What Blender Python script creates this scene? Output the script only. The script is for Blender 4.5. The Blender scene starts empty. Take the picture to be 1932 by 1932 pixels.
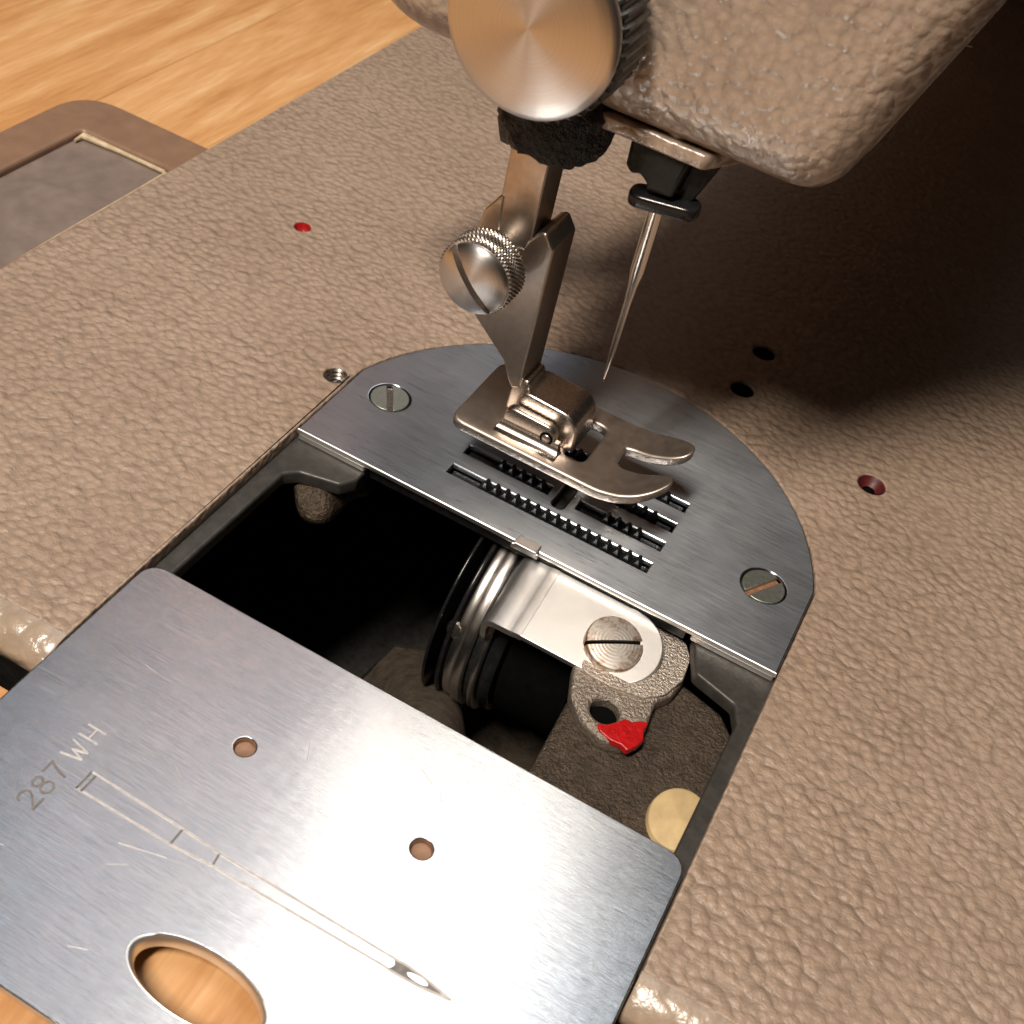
import bpy, bmesh, math, random
from mathutils import Vector, Matrix, Euler
random.seed(7)
SC = bpy.context.scene
COL = SC.collection
PI = math.pi
SC.unit_settings.system = 'METRIC'
SC.unit_settings.scale_length = 0.0138        # one unit is 13.8 mm

# ------------------------------------------------------------------ camera
cam_d = bpy.data.cameras.new('camera')
cam = bpy.data.objects.new('camera', cam_d); COL.objects.link(cam)
CAM = Vector((4.77694885, -7.83743406, 8.22996903))
cam.location = CAM
cam.rotation_mode = 'XYZ'
cam.rotation_euler = (0.786936024, -0.187027609, 0.479195010)
cam_d.sensor_width = 36.0
cam_d.lens = 36.0 * 2300.47 / 1932.0
cam_d.clip_start = 0.05
cam_d.clip_end = 500
cam_d.dof.use_dof = True
cam_d.dof.focus_distance = 11.0
cam_d.dof.aperture_fstop = 0.85
SC.camera = cam

# ------------------------------------------------------------------ world, lamps, exposure
W = bpy.data.worlds.new('World'); SC.world = W; W.use_nodes = True
bg = W.node_tree.nodes['Background']
bg.inputs[0].default_value = (1.0, 0.90, 0.80, 1); bg.inputs[1].default_value = 0.015
SC.view_settings.view_transform = 'Standard'
SC.view_settings.look = 'None'
SC.view_settings.exposure = 0.0
SC.view_settings.gamma = 1.0
SC.cycles.max_bounces = 8
SC.cycles.use_denoising = True

def lamp(name, target, direction, dist, size, power, color, size_y=None):
    ld = bpy.data.lights.new(name, 'AREA'); ld.energy = power; ld.color = color
    ld.shape = 'DISK' if size_y is None else 'RECTANGLE'; ld.size = size
    if size_y: ld.size_y = size_y
    o = bpy.data.objects.new(name, ld); COL.objects.link(o)
    d = Vector(direction).normalized()
    o.location = Vector(target) + d * dist
    o.rotation_euler = (-d).to_track_quat('-Z', 'Y').to_euler()
    return o
lamp('desk_lamp', (2.6, -1, 0), (-0.13, -0.50, 1), 62, 5.5, 55000, (1.0, 0.89, 0.77), 22)
lamp('ceiling_bounce', (2.6, -2, 0), (-0.22, 0.40, 1), 104, 72, 11000, (0.84, 0.92, 1.0), 44)  # wide added panel for cool ceiling bounce, mirrored in the plates
lamp('tube_light', (2.6, -2, 0), (-0.075, 0.50, 1), 110, 7, 12500, (0.95, 0.97, 1.0), 74)
lamp('warm_band_strip', (2.6, -2, 0), (-0.415, 0.55, 1), 110, 3, 2600, (1.0, 0.45, 0.22), 66)  # added warm strip, only lays an orange band on the slide plate

# ------------------------------------------------------------------ materials
def nt(name):
    m = bpy.data.materials.new(name); m.use_nodes = True
    t = m.node_tree; b = t.nodes['Principled BSDF']
    return m, t, b
def node(t, kind, **kw):
    n = t.nodes.new(kind)
    for k, v in kw.items():
        if k in n.inputs.keys(): n.inputs[k].default_value = v
        else: setattr(n, k, v)
    return n
def coords(t, scale=(1, 1, 1), rot=(0, 0, 0), space='Object'):
    tc = t.nodes.new('ShaderNodeTexCoord'); mp = t.nodes.new('ShaderNodeMapping')
    mp.inputs['Scale'].default_value = scale; mp.inputs['Rotation'].default_value = rot
    t.links.new(tc.outputs[space], mp.inputs['Vector'])
    return mp.outputs[0]
def ramp(t, fac, stops):
    r = t.nodes.new('ShaderNodeValToRGB'); e = r.color_ramp.elements
    while len(e) < len(stops): e.new(0.5)
    for i, (p, c) in enumerate(stops):
        e[i].position = p; e[i].color = (*c, 1) if len(c) == 3 else c
    t.links.new(fac, r.inputs[0]); return r.outputs[0]
def noise(t, vec, scale, detail=3, rough=.55, dist=0.0):
    n = node(t, 'ShaderNodeTexNoise'); n.inputs['Scale'].default_value = scale
    n.inputs['Detail'].default_value = detail; n.inputs['Roughness'].default_value = rough
    n.inputs['Distortion'].default_value = dist
    t.links.new(vec, n.inputs['Vector']); return n.outputs['Fac']
def math_(t, op, a, b=None):
    n = t.nodes.new('ShaderNodeMath'); n.operation = op
    for i, v in enumerate((a, b)):
        if v is None: continue
        if isinstance(v, (int, float)): n.inputs[i].default_value = v
        else: t.links.new(v, n.inputs[i])
    return n.outputs[0]
def bump(t, b, h, strength, dist, prev=None):
    n = t.nodes.new('ShaderNodeBump'); n.inputs['Strength'].default_value = strength
    n.inputs['Distance'].default_value = dist; t.links.new(h, n.inputs['Height'])
    if prev: t.links.new(prev, n.inputs['Normal'])
    t.links.new(n.outputs[0], b.inputs['Normal']); return n.outputs[0]
def mix(t, fac, a, b):
    n = t.nodes.new('ShaderNodeMix'); n.data_type = 'RGBA'
    t.links.new(fac, n.inputs[0])
    for i, v in ((6, a), (7, b)):
        if isinstance(v, tuple): n.inputs[i].default_value = (*v, 1)
        else: t.links.new(v, n.inputs[i])
    return n.outputs[2]

M = {}
def simple(key, color, rough=.5, metal=0.0, var=.25, nscale=8, bstr=0, bscale=40, coat=0, bdist=.01, spec=.5):
    rv = .07 if metal == 1 else .22
    m, t, b = nt(key)
    v = coords(t)
    f = noise(t, v, nscale, 5, .6)
    lo = tuple(c * (1 - var) for c in color); hi = tuple(min(1, c * (1 + var)) for c in color)
    t.links.new(ramp(t, f, [(.3, lo), (.7, hi)]), b.inputs['Base Color'])
    b.inputs['Metallic'].default_value = metal
    b.inputs['Specular IOR Level'].default_value = spec
    rr = noise(t, v, nscale * 2.3, 4)
    r = t.nodes.new('ShaderNodeMapRange'); r.inputs[1].default_value = .3; r.inputs[2].default_value = .7
    r.inputs[3].default_value = max(.02, rough * (1 - rv)); r.inputs[4].default_value = min(1, rough * (1 + rv))
    t.links.new(rr, r.inputs[0]); t.links.new(r.outputs[0], b.inputs['Roughness'])
    if coat: b.inputs['Coat Weight'].default_value = coat; b.inputs['Coat Roughness'].default_value = .15
    if bstr: bump(t, b, noise(t, v, bscale, 4, .6), bstr, bdist)
    M[key] = m; return m

# crinkled tan enamel
def enamel(key, color, scale, strength, dist, rough, squash=(1, 1, 1), spec=.5, mottle=0.0, coat=0.0, fine=.16):
    m, t, b = nt(key)
    v = coords(t, squash)
    wob = t.nodes.new('ShaderNodeTexNoise'); wob.inputs['Scale'].default_value = scale * .6; wob.inputs['Detail'].default_value = 3
    t.links.new(v, wob.inputs['Vector'])
    mx = t.nodes.new('ShaderNodeMix'); mx.data_type = 'VECTOR'; mx.inputs[0].default_value = .12 * 8 / scale
    t.links.new(v, mx.inputs[4]); t.links.new(wob.outputs['Color'], mx.inputs[5])
    vo = t.nodes.new('ShaderNodeTexVoronoi'); vo.feature = 'SMOOTH_F1'; vo.inputs['Scale'].default_value = scale
    vo.inputs['Smoothness'].default_value = .45; vo.inputs['Randomness'].default_value = 1
    t.links.new(mx.outputs[1], vo.inputs['Vector'])
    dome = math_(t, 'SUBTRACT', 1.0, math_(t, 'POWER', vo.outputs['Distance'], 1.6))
    big = noise(t, v, .5, 4, .6)
    amp = t.nodes.new('ShaderNodeMapRange'); amp.inputs[1].default_value = .35; amp.inputs[2].default_value = .65
    amp.inputs[3].default_value = .65; amp.inputs[4].default_value = 1.1; t.links.new(noise(t, v, .9, 3), amp.inputs[0])
    n1 = noise(t, v, scale * .7, 3, .5, .5)
    n2 = noise(t, v, scale * 4, 3, .6)
    h = math_(t, 'ADD', math_(t, 'MULTIPLY', dome, math_(t, 'MULTIPLY', amp.outputs[0], .8)), math_(t, 'ADD', math_(t, 'MULTIPLY', n1, .6), math_(t, 'MULTIPLY', n2, fine)))
    c1 = ramp(t, n2, [(.3, tuple(c * .93 for c in color)), (.7, tuple(c * 1.06 for c in color))])
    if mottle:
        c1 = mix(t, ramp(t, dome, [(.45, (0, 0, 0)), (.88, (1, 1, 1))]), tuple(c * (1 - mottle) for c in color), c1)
    c2 = ramp(t, big, [(.35, (.88, .865, .85)), (.65, (1, 1, 1))])
    mul = t.nodes.new('ShaderNodeMix'); mul.data_type = 'RGBA'; mul.blend_type = 'MULTIPLY'; mul.inputs[0].default_value = 1
    t.links.new(c1, mul.inputs[6]); t.links.new(c2, mul.inputs[7])
    t.links.new(mul.outputs[2], b.inputs['Base Color'])
    b.inputs['Roughness'].default_value = rough
    b.inputs['Specular IOR Level'].default_value = spec
    b.inputs['Coat Weight'].default_value = coat; b.inputs['Coat Roughness'].default_value = .2
    bump(t, b, h, strength, dist)
    M[key] = m
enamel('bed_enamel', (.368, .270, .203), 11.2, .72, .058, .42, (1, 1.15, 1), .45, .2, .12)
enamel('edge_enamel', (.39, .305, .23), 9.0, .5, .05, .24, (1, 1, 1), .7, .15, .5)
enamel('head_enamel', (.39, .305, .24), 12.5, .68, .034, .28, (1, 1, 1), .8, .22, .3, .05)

# brushed steel, grain running along X
def brushed(key, color, rough, aniso, grain=(3, 90, 90), var=.06, bstr=.08, det=6):
    m, t, b = nt(key)
    v = coords(t, grain)
    f = noise(t, v, 1.0, det, .65)
    v2 = coords(t)
    cl = noise(t, v2, 1.3, 5, .6)
    c = ramp(t, f, [(.3, tuple(x * (1 - var) for x in color)), (.7, tuple(min(1, x * (1 + var)) for x in color))])
    c2 = ramp(t, cl, [(.3, (.86, .88, .90)), (.7, (1, 1, 1))])
    mul = t.nodes.new('ShaderNodeMix'); mul.data_type = 'RGBA'; mul.blend_type = 'MULTIPLY'; mul.inputs[0].default_value = 1
    t.links.new(c, mul.inputs[6]); t.links.new(c2, mul.inputs[7])
    t.links.new(mul.outputs[2], b.inputs['Base Color'])
    b.inputs['Metallic'].default_value = 1
    r = t.nodes.new('ShaderNodeMapRange'); r.inputs[1].default_value = .3; r.inputs[2].default_value = .7
    r.inputs[3].default_value = rough * .88; r.inputs[4].default_value = rough * 1.12
    sm = noise(t, v2, .9, 6, .7, .8)
    t.links.new(math_(t, 'ADD', math_(t, 'MULTIPLY', f, .55), math_(t, 'MULTIPLY', sm, .45)), r.inputs[0]); t.links.new(r.outputs[0], b.inputs['Roughness'])
    b.inputs['Anisotropic'].default_value = aniso
    cx = t.nodes.new('ShaderNodeCombineXYZ'); cx.inputs[1].default_value = 1.0
    t.links.new(cx.outputs[0], b.inputs['Tangent'])
    bump(t, b, f, bstr, .006)
    M[key] = m
brushed('slide_steel', (.60, .63, .66), .20, .975, grain=(1.8, 165, 165), var=.09, bstr=.23, det=2)
brushed('plate_steel', (.40, .43, .47), .29, .90, var=.12, bstr=.09)

# lathe-turned disc facing -Y, local origin on the axis
m, t, b = nt('turned_steel')
tc = t.nodes.new('ShaderNodeTexCoord'); sp = t.nodes.new('ShaderNodeSeparateXYZ'); t.links.new(tc.outputs['Object'], sp.inputs[0])
cx = t.nodes.new('ShaderNodeCombineXYZ'); t.links.new(sp.outputs[0], cx.inputs[0]); t.links.new(sp.outputs[2], cx.inputs[2])
nv = t.nodes.new('ShaderNodeVectorMath'); nv.operation = 'NORMALIZE'; t.links.new(cx.outputs[0], nv.inputs[0])
ln = t.nodes.new('ShaderNodeVectorMath'); ln.operation = 'LENGTH'; t.links.new(cx.outputs[0], ln.inputs[0])
t.links.new(nv.outputs[0], b.inputs['Tangent']); b.inputs['Anisotropic'].default_value = .68
b.inputs['Metallic'].default_value = 1; b.inputs['Roughness'].default_value = .37
rg = node(t, 'ShaderNodeTexNoise', noise_dimensions='1D'); rg.inputs['Scale'].default_value = 60; rg.inputs['Detail'].default_value = 4
t.links.new(ln.outputs['Value'], rg.inputs['W'])
t.links.new(ramp(t, rg.outputs['Fac'], [(.3, (.585, .57, .565)), (.7, (.625, .61, .605))]), b.inputs['Base Color'])
bump(t, b, rg.outputs['Fac'], .05, .006)
M['turned_steel'] = m

simple('nickel', (.60, .54, .49), .27, 1, .07, 6, .02, 40, bdist=.006)
simple('shank_nickel', (.50, .445, .395), .36, 1, .10, 16, .08, 70, bdist=.008)
simple('satin_nickel', (.52, .455, .40), .46, 1, .06, 5, .02, 40, bdist=.006)
simple('foot_side', (.70, .62, .56), .34, 1, .18, 18, .35, 26, bdist=.02)
simple('chrome', (.86, .84, .82), .42, 1, .015, 2)
simple('race_chrome', (.66, .63, .60), .30, 1, .10, 6, .04, 12, bdist=.01)
simple('bright_edge', (.88, .88, .87), .42, 1, .03, 3)
simple('dark_steel', (.085, .088, .092), .36, .9, .35, 14, .12, 40)
simple('oiled_black', (.010, .010, .011), .20, .0, .3, 10, .04, 30, spec=.35)
simple('ledge_metal', (.058, .055, .050), .42, .35, .25, 10, .2, 50)
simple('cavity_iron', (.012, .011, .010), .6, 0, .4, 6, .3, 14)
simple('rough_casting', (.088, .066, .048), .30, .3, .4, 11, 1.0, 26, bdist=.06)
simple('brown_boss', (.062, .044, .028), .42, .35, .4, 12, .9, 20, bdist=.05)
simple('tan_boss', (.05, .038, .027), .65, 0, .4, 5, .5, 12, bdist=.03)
simple('grey_casting', (.62, .54, .47), .36, .8, .22, 26, .9, 34, bdist=.03)
simple('brown_casting', (.36, .305, .255), .38, .7, .25, 22, .9, 30, bdist=.035)
simple('sponge', (.010, .0095, .009), .42, 0, .3, 9, 1.0, 20, bdist=.09)
simple('black_plastic', (.014, .014, .013), .6, 0, .2, 9, .15, 30, spec=.25)
simple('red_paint', (.42, .006, .008), .22, 0, .25, 18, .5, 20, coat=.5, bdist=.02)
simple('red_hole_paint', (.34, .006, .006), .35, 0, .3, 14)
simple('cream_felt', (.52, .385, .20), .6, 0, .20, 4, .15, 30)
simple('bracket_tan', (.225, .135, .088), .38, 0, .12, 3, .12, 20)
simple('bracket_panel', (.27, .212, .185), .38, .35, .14, 3, .12, 30)
simple('worn_edge', (.50, .40, .26), .5, 0, .25, 9, .2, 20)
simple('engraved', (.66, .63, .60), .60, 1, .15, 20)  # light copy for engraved cuts that catch the light; also scratches
simple('engraved_dark', (.27, .25, .235), .55, 1, .2, 20)  # dark copy of the engraving, shade put in colour; also hatched tip
simple('zinc', (.36, .375, .335), .42, .85, .12, 16, .1, 50)
simple('rust', (.30, .15, .085), .6, .35, .35, 22, .4, 40)
simple('copper', (.30, .18, .115), .45, .5, .15, 14)
simple('black_hole', (.004, .004, .004), .8, spec=0.0)  # flat black painting deep shade into holes, slots, grooves; also the hook body
simple('dull_red', (.085, .008, .009), .5, 0, .3, 14)
simple('needle_steel', (.74, .70, .66), .2, 1, .05, 10)

# screw head with turned rings and a little rust (disc in XY, origin on its axis)
m, t, b = nt('rusty_screw')
tc = t.nodes.new('ShaderNodeTexCoord'); sp = t.nodes.new('ShaderNodeSeparateXYZ'); t.links.new(tc.outputs['Object'], sp.inputs[0])
cx = t.nodes.new('ShaderNodeCombineXYZ'); t.links.new(sp.outputs[0], cx.inputs[0]); t.links.new(sp.outputs[1], cx.inputs[1])
ln = t.nodes.new('ShaderNodeVectorMath'); ln.operation = 'LENGTH'; t.links.new(cx.outputs[0], ln.inputs[0])
rings = math_(t, 'SINE', math_(t, 'MULTIPLY', ln.outputs['Value'], 190.0))
v = coords(t)
rn = noise(t, v, 9, 6, .65)
edge = math_(t, 'MULTIPLY', ln.outputs['Value'], 1.1)
rf = ramp(t, math_(t, 'ADD', rn, edge), [(.72, (0, 0, 0)), (.90, (1, 1, 1))])
t.links.new(mix(t, rf, (.80, .74, .68), (.40, .24, .15)), b.inputs['Base Color'])
b.inputs['Metallic'].default_value = .9; b.inputs['Roughness'].default_value = .46
bump(t, b, math_(t, 'ADD', math_(t, 'MULTIPLY', rings, .2), rn), .18, .01)
M['rusty_screw'] = m

# maple table planks: each plank picks its own tone
m, t, b = nt('maple')
oi = t.nodes.new('ShaderNodeObjectInfo')
tc = t.nodes.new('ShaderNodeTexCoord')
off = t.nodes.new('ShaderNodeVectorMath'); off.operation = 'ADD'; t.links.new(tc.outputs['Object'], off.inputs[0])
sc_ = math_(t, 'MULTIPLY', oi.outputs['Random'], 60.0)
cxx = t.nodes.new('ShaderNodeCombineXYZ'); t.links.new(sc_, cxx.inputs[0]); t.links.new(sc_, cxx.inputs[1]); t.links.new(cxx.outputs[0], off.inputs[1])
mp = t.nodes.new('ShaderNodeMapping'); mp.inputs['Scale'].default_value = (1.0, .10, 1.0); t.links.new(off.outputs[0], mp.inputs[0])
g1 = noise(t, mp.outputs[0], 2.2, 6, .62, .6)
mp2 = t.nodes.new('ShaderNodeMapping'); mp2.inputs['Scale'].default_value = (14, 1.2, 14); t.links.new(off.outputs[0], mp2.inputs[0])
g2 = noise(t, mp2.outputs[0], 1.4, 4, .6)
gg = math_(t, 'ADD', math_(t, 'MULTIPLY', g1, .72), math_(t, 'MULTIPLY', g2, .28))
c1 = ramp(t, gg, [(.34, (.44, .20, .068)), (.47, (.56, .29, .112)), (.56, (.63, .355, .155)), (.66, (.73, .47, .245))])
tone = ramp(t, oi.outputs['Random'], [(0, (.86, .83, .80)), (1, (1.08, 1.1, 1.14))])
mul = t.nodes.new('ShaderNodeMix'); mul.data_type = 'RGBA'; mul.blend_type = 'MULTIPLY'; mul.inputs[0].default_value = 1
t.links.new(c1, mul.inputs[6]); t.links.new(tone, mul.inputs[7]); t.links.new(mul.outputs[2], b.inputs['Base Color'])
b.inputs['Roughness'].default_value = .48
bump(t, b, gg, .12, .02)
M['maple'] = m

# ------------------------------------------------------------------ geometry helpers
def link(name, me, mat, parent=None, matrix=None, smooth=35):
    if matrix is not None: me.transform(matrix)
    if smooth:
        caps = [d.value for d in me.attributes['cap'].data] if 'cap' in me.attributes else None
        for p_ in me.polygons: p_.use_smooth = True
        me.set_sharp_from_angle(angle=math.radians(smooth))
        if caps:
            for p_ in me.polygons: p_.use_smooth = not caps[p_.index]
    o = bpy.data.objects.new(name, me); COL.objects.link(o)
    mats = mat if isinstance(mat, (list, tuple)) else [mat]
    if len(me.materials) == 0:
        for k in mats: me.materials.append(M[k])
    if parent is not None: o.parent = parent
    return o
def tag(o, label, cat, group=None, kind=None):
    o['label'] = label; o['category'] = cat
    if group: o['group'] = group
    if kind: o['kind'] = kind
    return o
def empty(name, loc=(0, 0, 0)):
    o = bpy.data.objects.new(name, None); COL.objects.link(o); o.location = loc; o.empty_display_size = .3
    return o
def bm_new(fn):
    bm = bmesh.new(); fn(bm); bmesh.ops.recalc_face_normals(bm, faces=bm.faces)
    me = bpy.data.meshes.new('m'); bm.to_mesh(me); bm.free(); return me
def area(p): return sum(p[i][0] * p[(i + 1) % len(p)][1] - p[(i + 1) % len(p)][0] * p[i][1] for i in range(len(p))) / 2
def ccw(p, on=True):
    p = [tuple(q[:2]) for q in p]
    return p if (area(p) > 0) == on else p[::-1]
def plate_mesh(outer, holes=(), z0=-.1, z1=0., bev=.012, res=2):
    cu = bpy.data.curves.new('c', 'CURVE'); cu.dimensions = '2D'; cu.fill_mode = 'BOTH'
    for pts in [ccw(outer)] + [ccw(h, False) for h in holes]:
        s = cu.splines.new('POLY'); s.points.add(len(pts) - 1)
        for q, (x, y) in zip(s.points, pts): q.co = (x, y, 0, 1)
        s.use_cyclic_u = True
    cu.extrude = max(1e-4, (z1 - z0) / 2 - bev); cu.bevel_depth = bev; cu.bevel_resolution = res; cu.offset = -bev
    o = bpy.data.objects.new('tmp', cu); COL.objects.link(o)
    dg = bpy.context.evaluated_depsgraph_get()
    me = bpy.data.meshes.new_from_object(o.evaluated_get(dg))
    bpy.data.objects.remove(o); bpy.data.curves.remove(cu)
    bm = bmesh.new(); bm.from_mesh(me); bmesh.ops.remove_doubles(bm, verts=bm.verts, dist=1e-5); bm.to_mesh(me); bm.free()
    me.materials.clear()
    me.transform(Matrix.Translation((0, 0, (z0 + z1) / 2)))
    flat = me.attributes.new('cap', 'BOOLEAN', 'FACE')
    for p_ in me.polygons: flat.data[p_.index].value = abs(p_.normal.z) > .98
    return me
def plate(name, outer, mat, parent=None, holes=(), z0=-.1, z1=0., bev=.012, res=2, matrix=None, smooth=35):
    return link(name, plate_mesh(outer, holes, z0, z1, bev, res), mat, parent, matrix, smooth)
def arc(cx, cy, r, a0, a1, n=12, ry=None):
    ry = r if ry is None else ry
    return [(cx + r * math.cos(math.radians(a0 + (a1 - a0) * i / n)), cy + ry * math.sin(math.radians(a0 + (a1 - a0) * i / n))) for i in range(n + 1)]
def circle(cx, cy, r, n=32, ry=None): return arc(cx, cy, r, 0, 360, n, ry)[:-1]
def rpoly(pts, r, n=6):
    """polygon with rounded corners; r a number or one per corner"""
    out = []; L = len(pts)
    for i in range(L):
        p0, p1, p2 = Vector(pts[i - 1][:2]), Vector(pts[i][:2]), Vector(pts[(i + 1) % L][:2])
        rr = r[i] if isinstance(r, (list, tuple)) else r
        d0, d1 = (p0 - p1), (p2 - p1)
        l0, l1 = d0.length, d1.length; d0 = d0 / l0; d1 = d1 / l1
        ang = max(1e-3, math.acos(max(-1, min(1, d0.dot(d1)))))
        k = min(rr / math.tan(ang / 2), l0 * .49, l1 * .49)
        a, c = p1 + d0 * k, p1 + d1 * k
        if rr <= 1e-6: out.append(tuple(p1)); continue
        for j in range(n + 1):
            tt = j / n
            q = a * (1 - tt) ** 2 + p1 * 2 * tt * (1 - tt) + c * tt ** 2
            out.append(tuple(q))
    return out
def box_pts(x0, y0, x1, y1): return [(x0, y0), (x1, y0), (x1, y1), (x0, y1)]
def box_mesh(x0, y0, z0, x1, y1, z1, bev=0.0, seg=2):
    def f(bm):
        bmesh.ops.create_cube(bm, size=1, matrix=Matrix.Translation(((x0 + x1) / 2, (y0 + y1) / 2, (z0 + z1) / 2)) @ Matrix.Diagonal((x1 - x0, y1 - y0, z1 - z0, 1)))
        if bev: bmesh.ops.bevel(bm, geom=list(bm.edges), offset=bev, segments=seg, profile=.6, affect='EDGES')
    return bm_new(f)
def lathe_mesh(prof, n=64, rfn=None):
    """profile [(r, z)] revolved round Z; rfn(r, z, k, i) may shape the radius"""
    def f(bm):
        rows = []
        for k, (r, z) in enumerate(prof):
            if r < 1e-6: rows.append([bm.verts.new((0, 0, z))]); continue
            row = []
            for i in range(n):
                a = 2 * PI * i / n; rr = rfn(r, z, k, i) if rfn else r
                row.append(bm.verts.new((rr * math.cos(a), rr * math.sin(a), z)))
            rows.append(row)
        for a, c in zip(rows, rows[1:]):
            for i in range(n):
                j = (i + 1) % n
                if len(a) == 1 and len(c) == 1: continue
                if len(a) == 1: bm.faces.new((a[0], c[i], c[j]))
                elif len(c) == 1: bm.faces.new((a[i], a[j], c[0]))
                else: bm.faces.new((a[i], a[j], c[j], c[i]))
    return bm_new(f)
def loft_mesh(rings, cap=True):
    def f(bm):
        R = [[bm.verts.new(q) for q in ring] for ring in rings]; n = len(R[0])
        for a, c in zip(R, R[1:]):
            for i in range(n): bm.faces.new((a[i], a[(i + 1) % n], c[(i + 1) % n], c[i]))
        if cap: bm.faces.new(R[0]); bm.faces.new(R[-1])
    return bm_new(f)
def tube_mesh(pts, r, n=10, closed=False):
    def f(bm):
        rows = []; L = len(pts)
        for i, p_ in enumerate(pts):
            p_ = Vector(p_); a = Vector(pts[(i - 1) % L if closed else max(i - 1, 0)]); c = Vector(pts[(i + 1) % L if closed else min(i + 1, L - 1)])
            tt = (c - a).normalized(); u = tt.orthogonal() if abs(tt.z) > .9 else tt.cross(Vector((0, 0, 1)))
            u.normalize(); v_ = tt.cross(u); rr = r[i] if isinstance(r, (list, tuple)) else r
            rows.append([bm.verts.new(p_ + u * rr * math.cos(2 * PI * k / n) + v_ * rr * math.sin(2 * PI * k / n)) for k in range(n)])
        rng = range(L) if closed else range(L - 1)
        for i in rng:
            a, c = rows[i], rows[(i + 1) % L]
            for k in range(n): bm.faces.new((a[k], a[(k + 1) % n], c[(k + 1) % n], c[k]))
        if not closed: bm.faces.new(rows[0]); bm.faces.new(rows[-1])
    return bm_new(f)
def join(*meshes):
    bm = bmesh.new()
    for m_ in meshes: bm.from_mesh(m_)
    me = bpy.data.meshes.new('m'); bm.to_mesh(me); bm.free(); return me
def XZ(y):      # plane mesh drawn in (x, z) with thickness along -y .. : local z -> -Y
    return Matrix(((1, 0, 0, 0), (0, 0, -1, y), (0, 1, 0, 0), (0, 0, 0, 1)))
def jitter(me, amp, freq, seed=0):
    from mathutils import noise as mn
    for v_ in me.vertices:
        d = mn.noise_vector(v_.co * freq + Vector((seed, seed * 2, 0)))
        v_.co += d * amp
    return me

# ================================================================== table
ZW = -.30
table = empty('table', (0, 0, ZW))
tag(table, 'orange maple table top of glued planks under the machine', 'table')
cuts = [-24, -21.2, -18.6, -16.4, -13.9, -11.6, -9.6, -7.9, -5.95, -4.22]
def plank(x0, x1, y0, y1, h=0.0):
    me = box_mesh(x0 + .001, y0, -1.6, x1 - .001, y1, h, .004, 1)
    cx_, cy_ = (x0 + x1) / 2, (y0 + y1) / 2
    me.transform(Matrix.Translation((-cx_, -cy_, 0)))
    o = link('plank', me, 'maple', table); o.location = (cx_, cy_, 0)
for i, (a, c) in enumerate(zip(cuts, cuts[1:])): plank(a, c, -22, 40, random.uniform(-.004, .004))
plank(-4.22, -3.78, -22, 40, .003)
YC = -3.74
xs = [-3.78, -1.9, .15, 1.45, 3.9, 6.1, 8.3]
for a, c in zip(xs, xs[1:]): plank(a, c, -22, YC, random.uniform(-.004, .004))

# ================================================================== sewing machine: bed
mach = empty('sewing_machine', (2.6, 8, 0))
tag(mach, 'tan crinkle enamelled sewing machine with open bobbin well', 'sewing machine')
mach_inv = Matrix.Translation((-2.6, -8, 0))
def part(o):     # keep world placement under the empty
    o.parent = mach; o.matrix_parent_inverse = mach_inv; return o
OX0, OX1 = 0.0, 5.2
PC, PR = (2.6, .5), 2.70
dx = 2.6; dy = math.sqrt(PR ** 2 - dx ** 2); a_r = math.degrees(math.atan2(dy, dx))
half = arc(PC[0], PC[1], PR, a_r, 180 - a_r, 48)
G = .012
bed_half = arc(PC[0], PC[1], PR + G, math.degrees(math.atan2(math.sqrt((PR + G) ** 2 - (dx + G) ** 2), dx + G)), 180 - math.degrees(math.atan2(math.sqrt((PR + G) ** 2 - (dx + G) ** 2), dx + G)), 48)
YE = -3.22
bed_out = [(-3.865, YE), (OX0 - G, YE), (OX0 - G, .5 + dy)] + bed_half[::-1][1:-1] + [(OX1 + G, .5 + dy), (OX1 + G, YE), (9.06, YE), (9.06, 34), (-3.865, 34)]
oil = [(-2.0, 3.04, .10), (5.27, 3.20, .155)]
dark_holes = [(3.50, 4.66, .14), (3.52, 3.80, .14)]
thr = (-.165, .97, .125)
bed = part(plate('bed', bed_out, 'bed_enamel', mach, [circle(*h, n=24) for h in oil + dark_holes] + [circle(*thr, n=28)], -.30, 0, .022, 2))
# rolled end of the bed either side of the well
def roll(x0, x1, name):
    prof = [(YE, 0)] + [(YE - .30 * math.sin(math.radians(a)), -.24 + .24 * math.cos(math.radians(a))) for a in range(6, 121, 6)] + [(YE - .18, -.40), (YE, -.40)]
    rings = [[(x, y, z) for y, z in prof] for x in (x0 + .02, x1 - .02)]
    inner = lambda x: [(x, YE + (y - YE) * .96, -.2 + (z + .2) * .96) for y, z in prof]
    me = loft_mesh([inner(x0)] + [[(x, y, z) for y, z in prof] for x in [x0 + .02 + (x1 - x0 - .04) * k / 30 for k in range(31)]] + [inner(x1)])
    return part(link(name, me, 'edge_enamel', mach, smooth=50))
roll(-3.865, OX0 - G, 'bed_edge'); roll(OX1 + G, 9.06, 'bed_edge')
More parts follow.
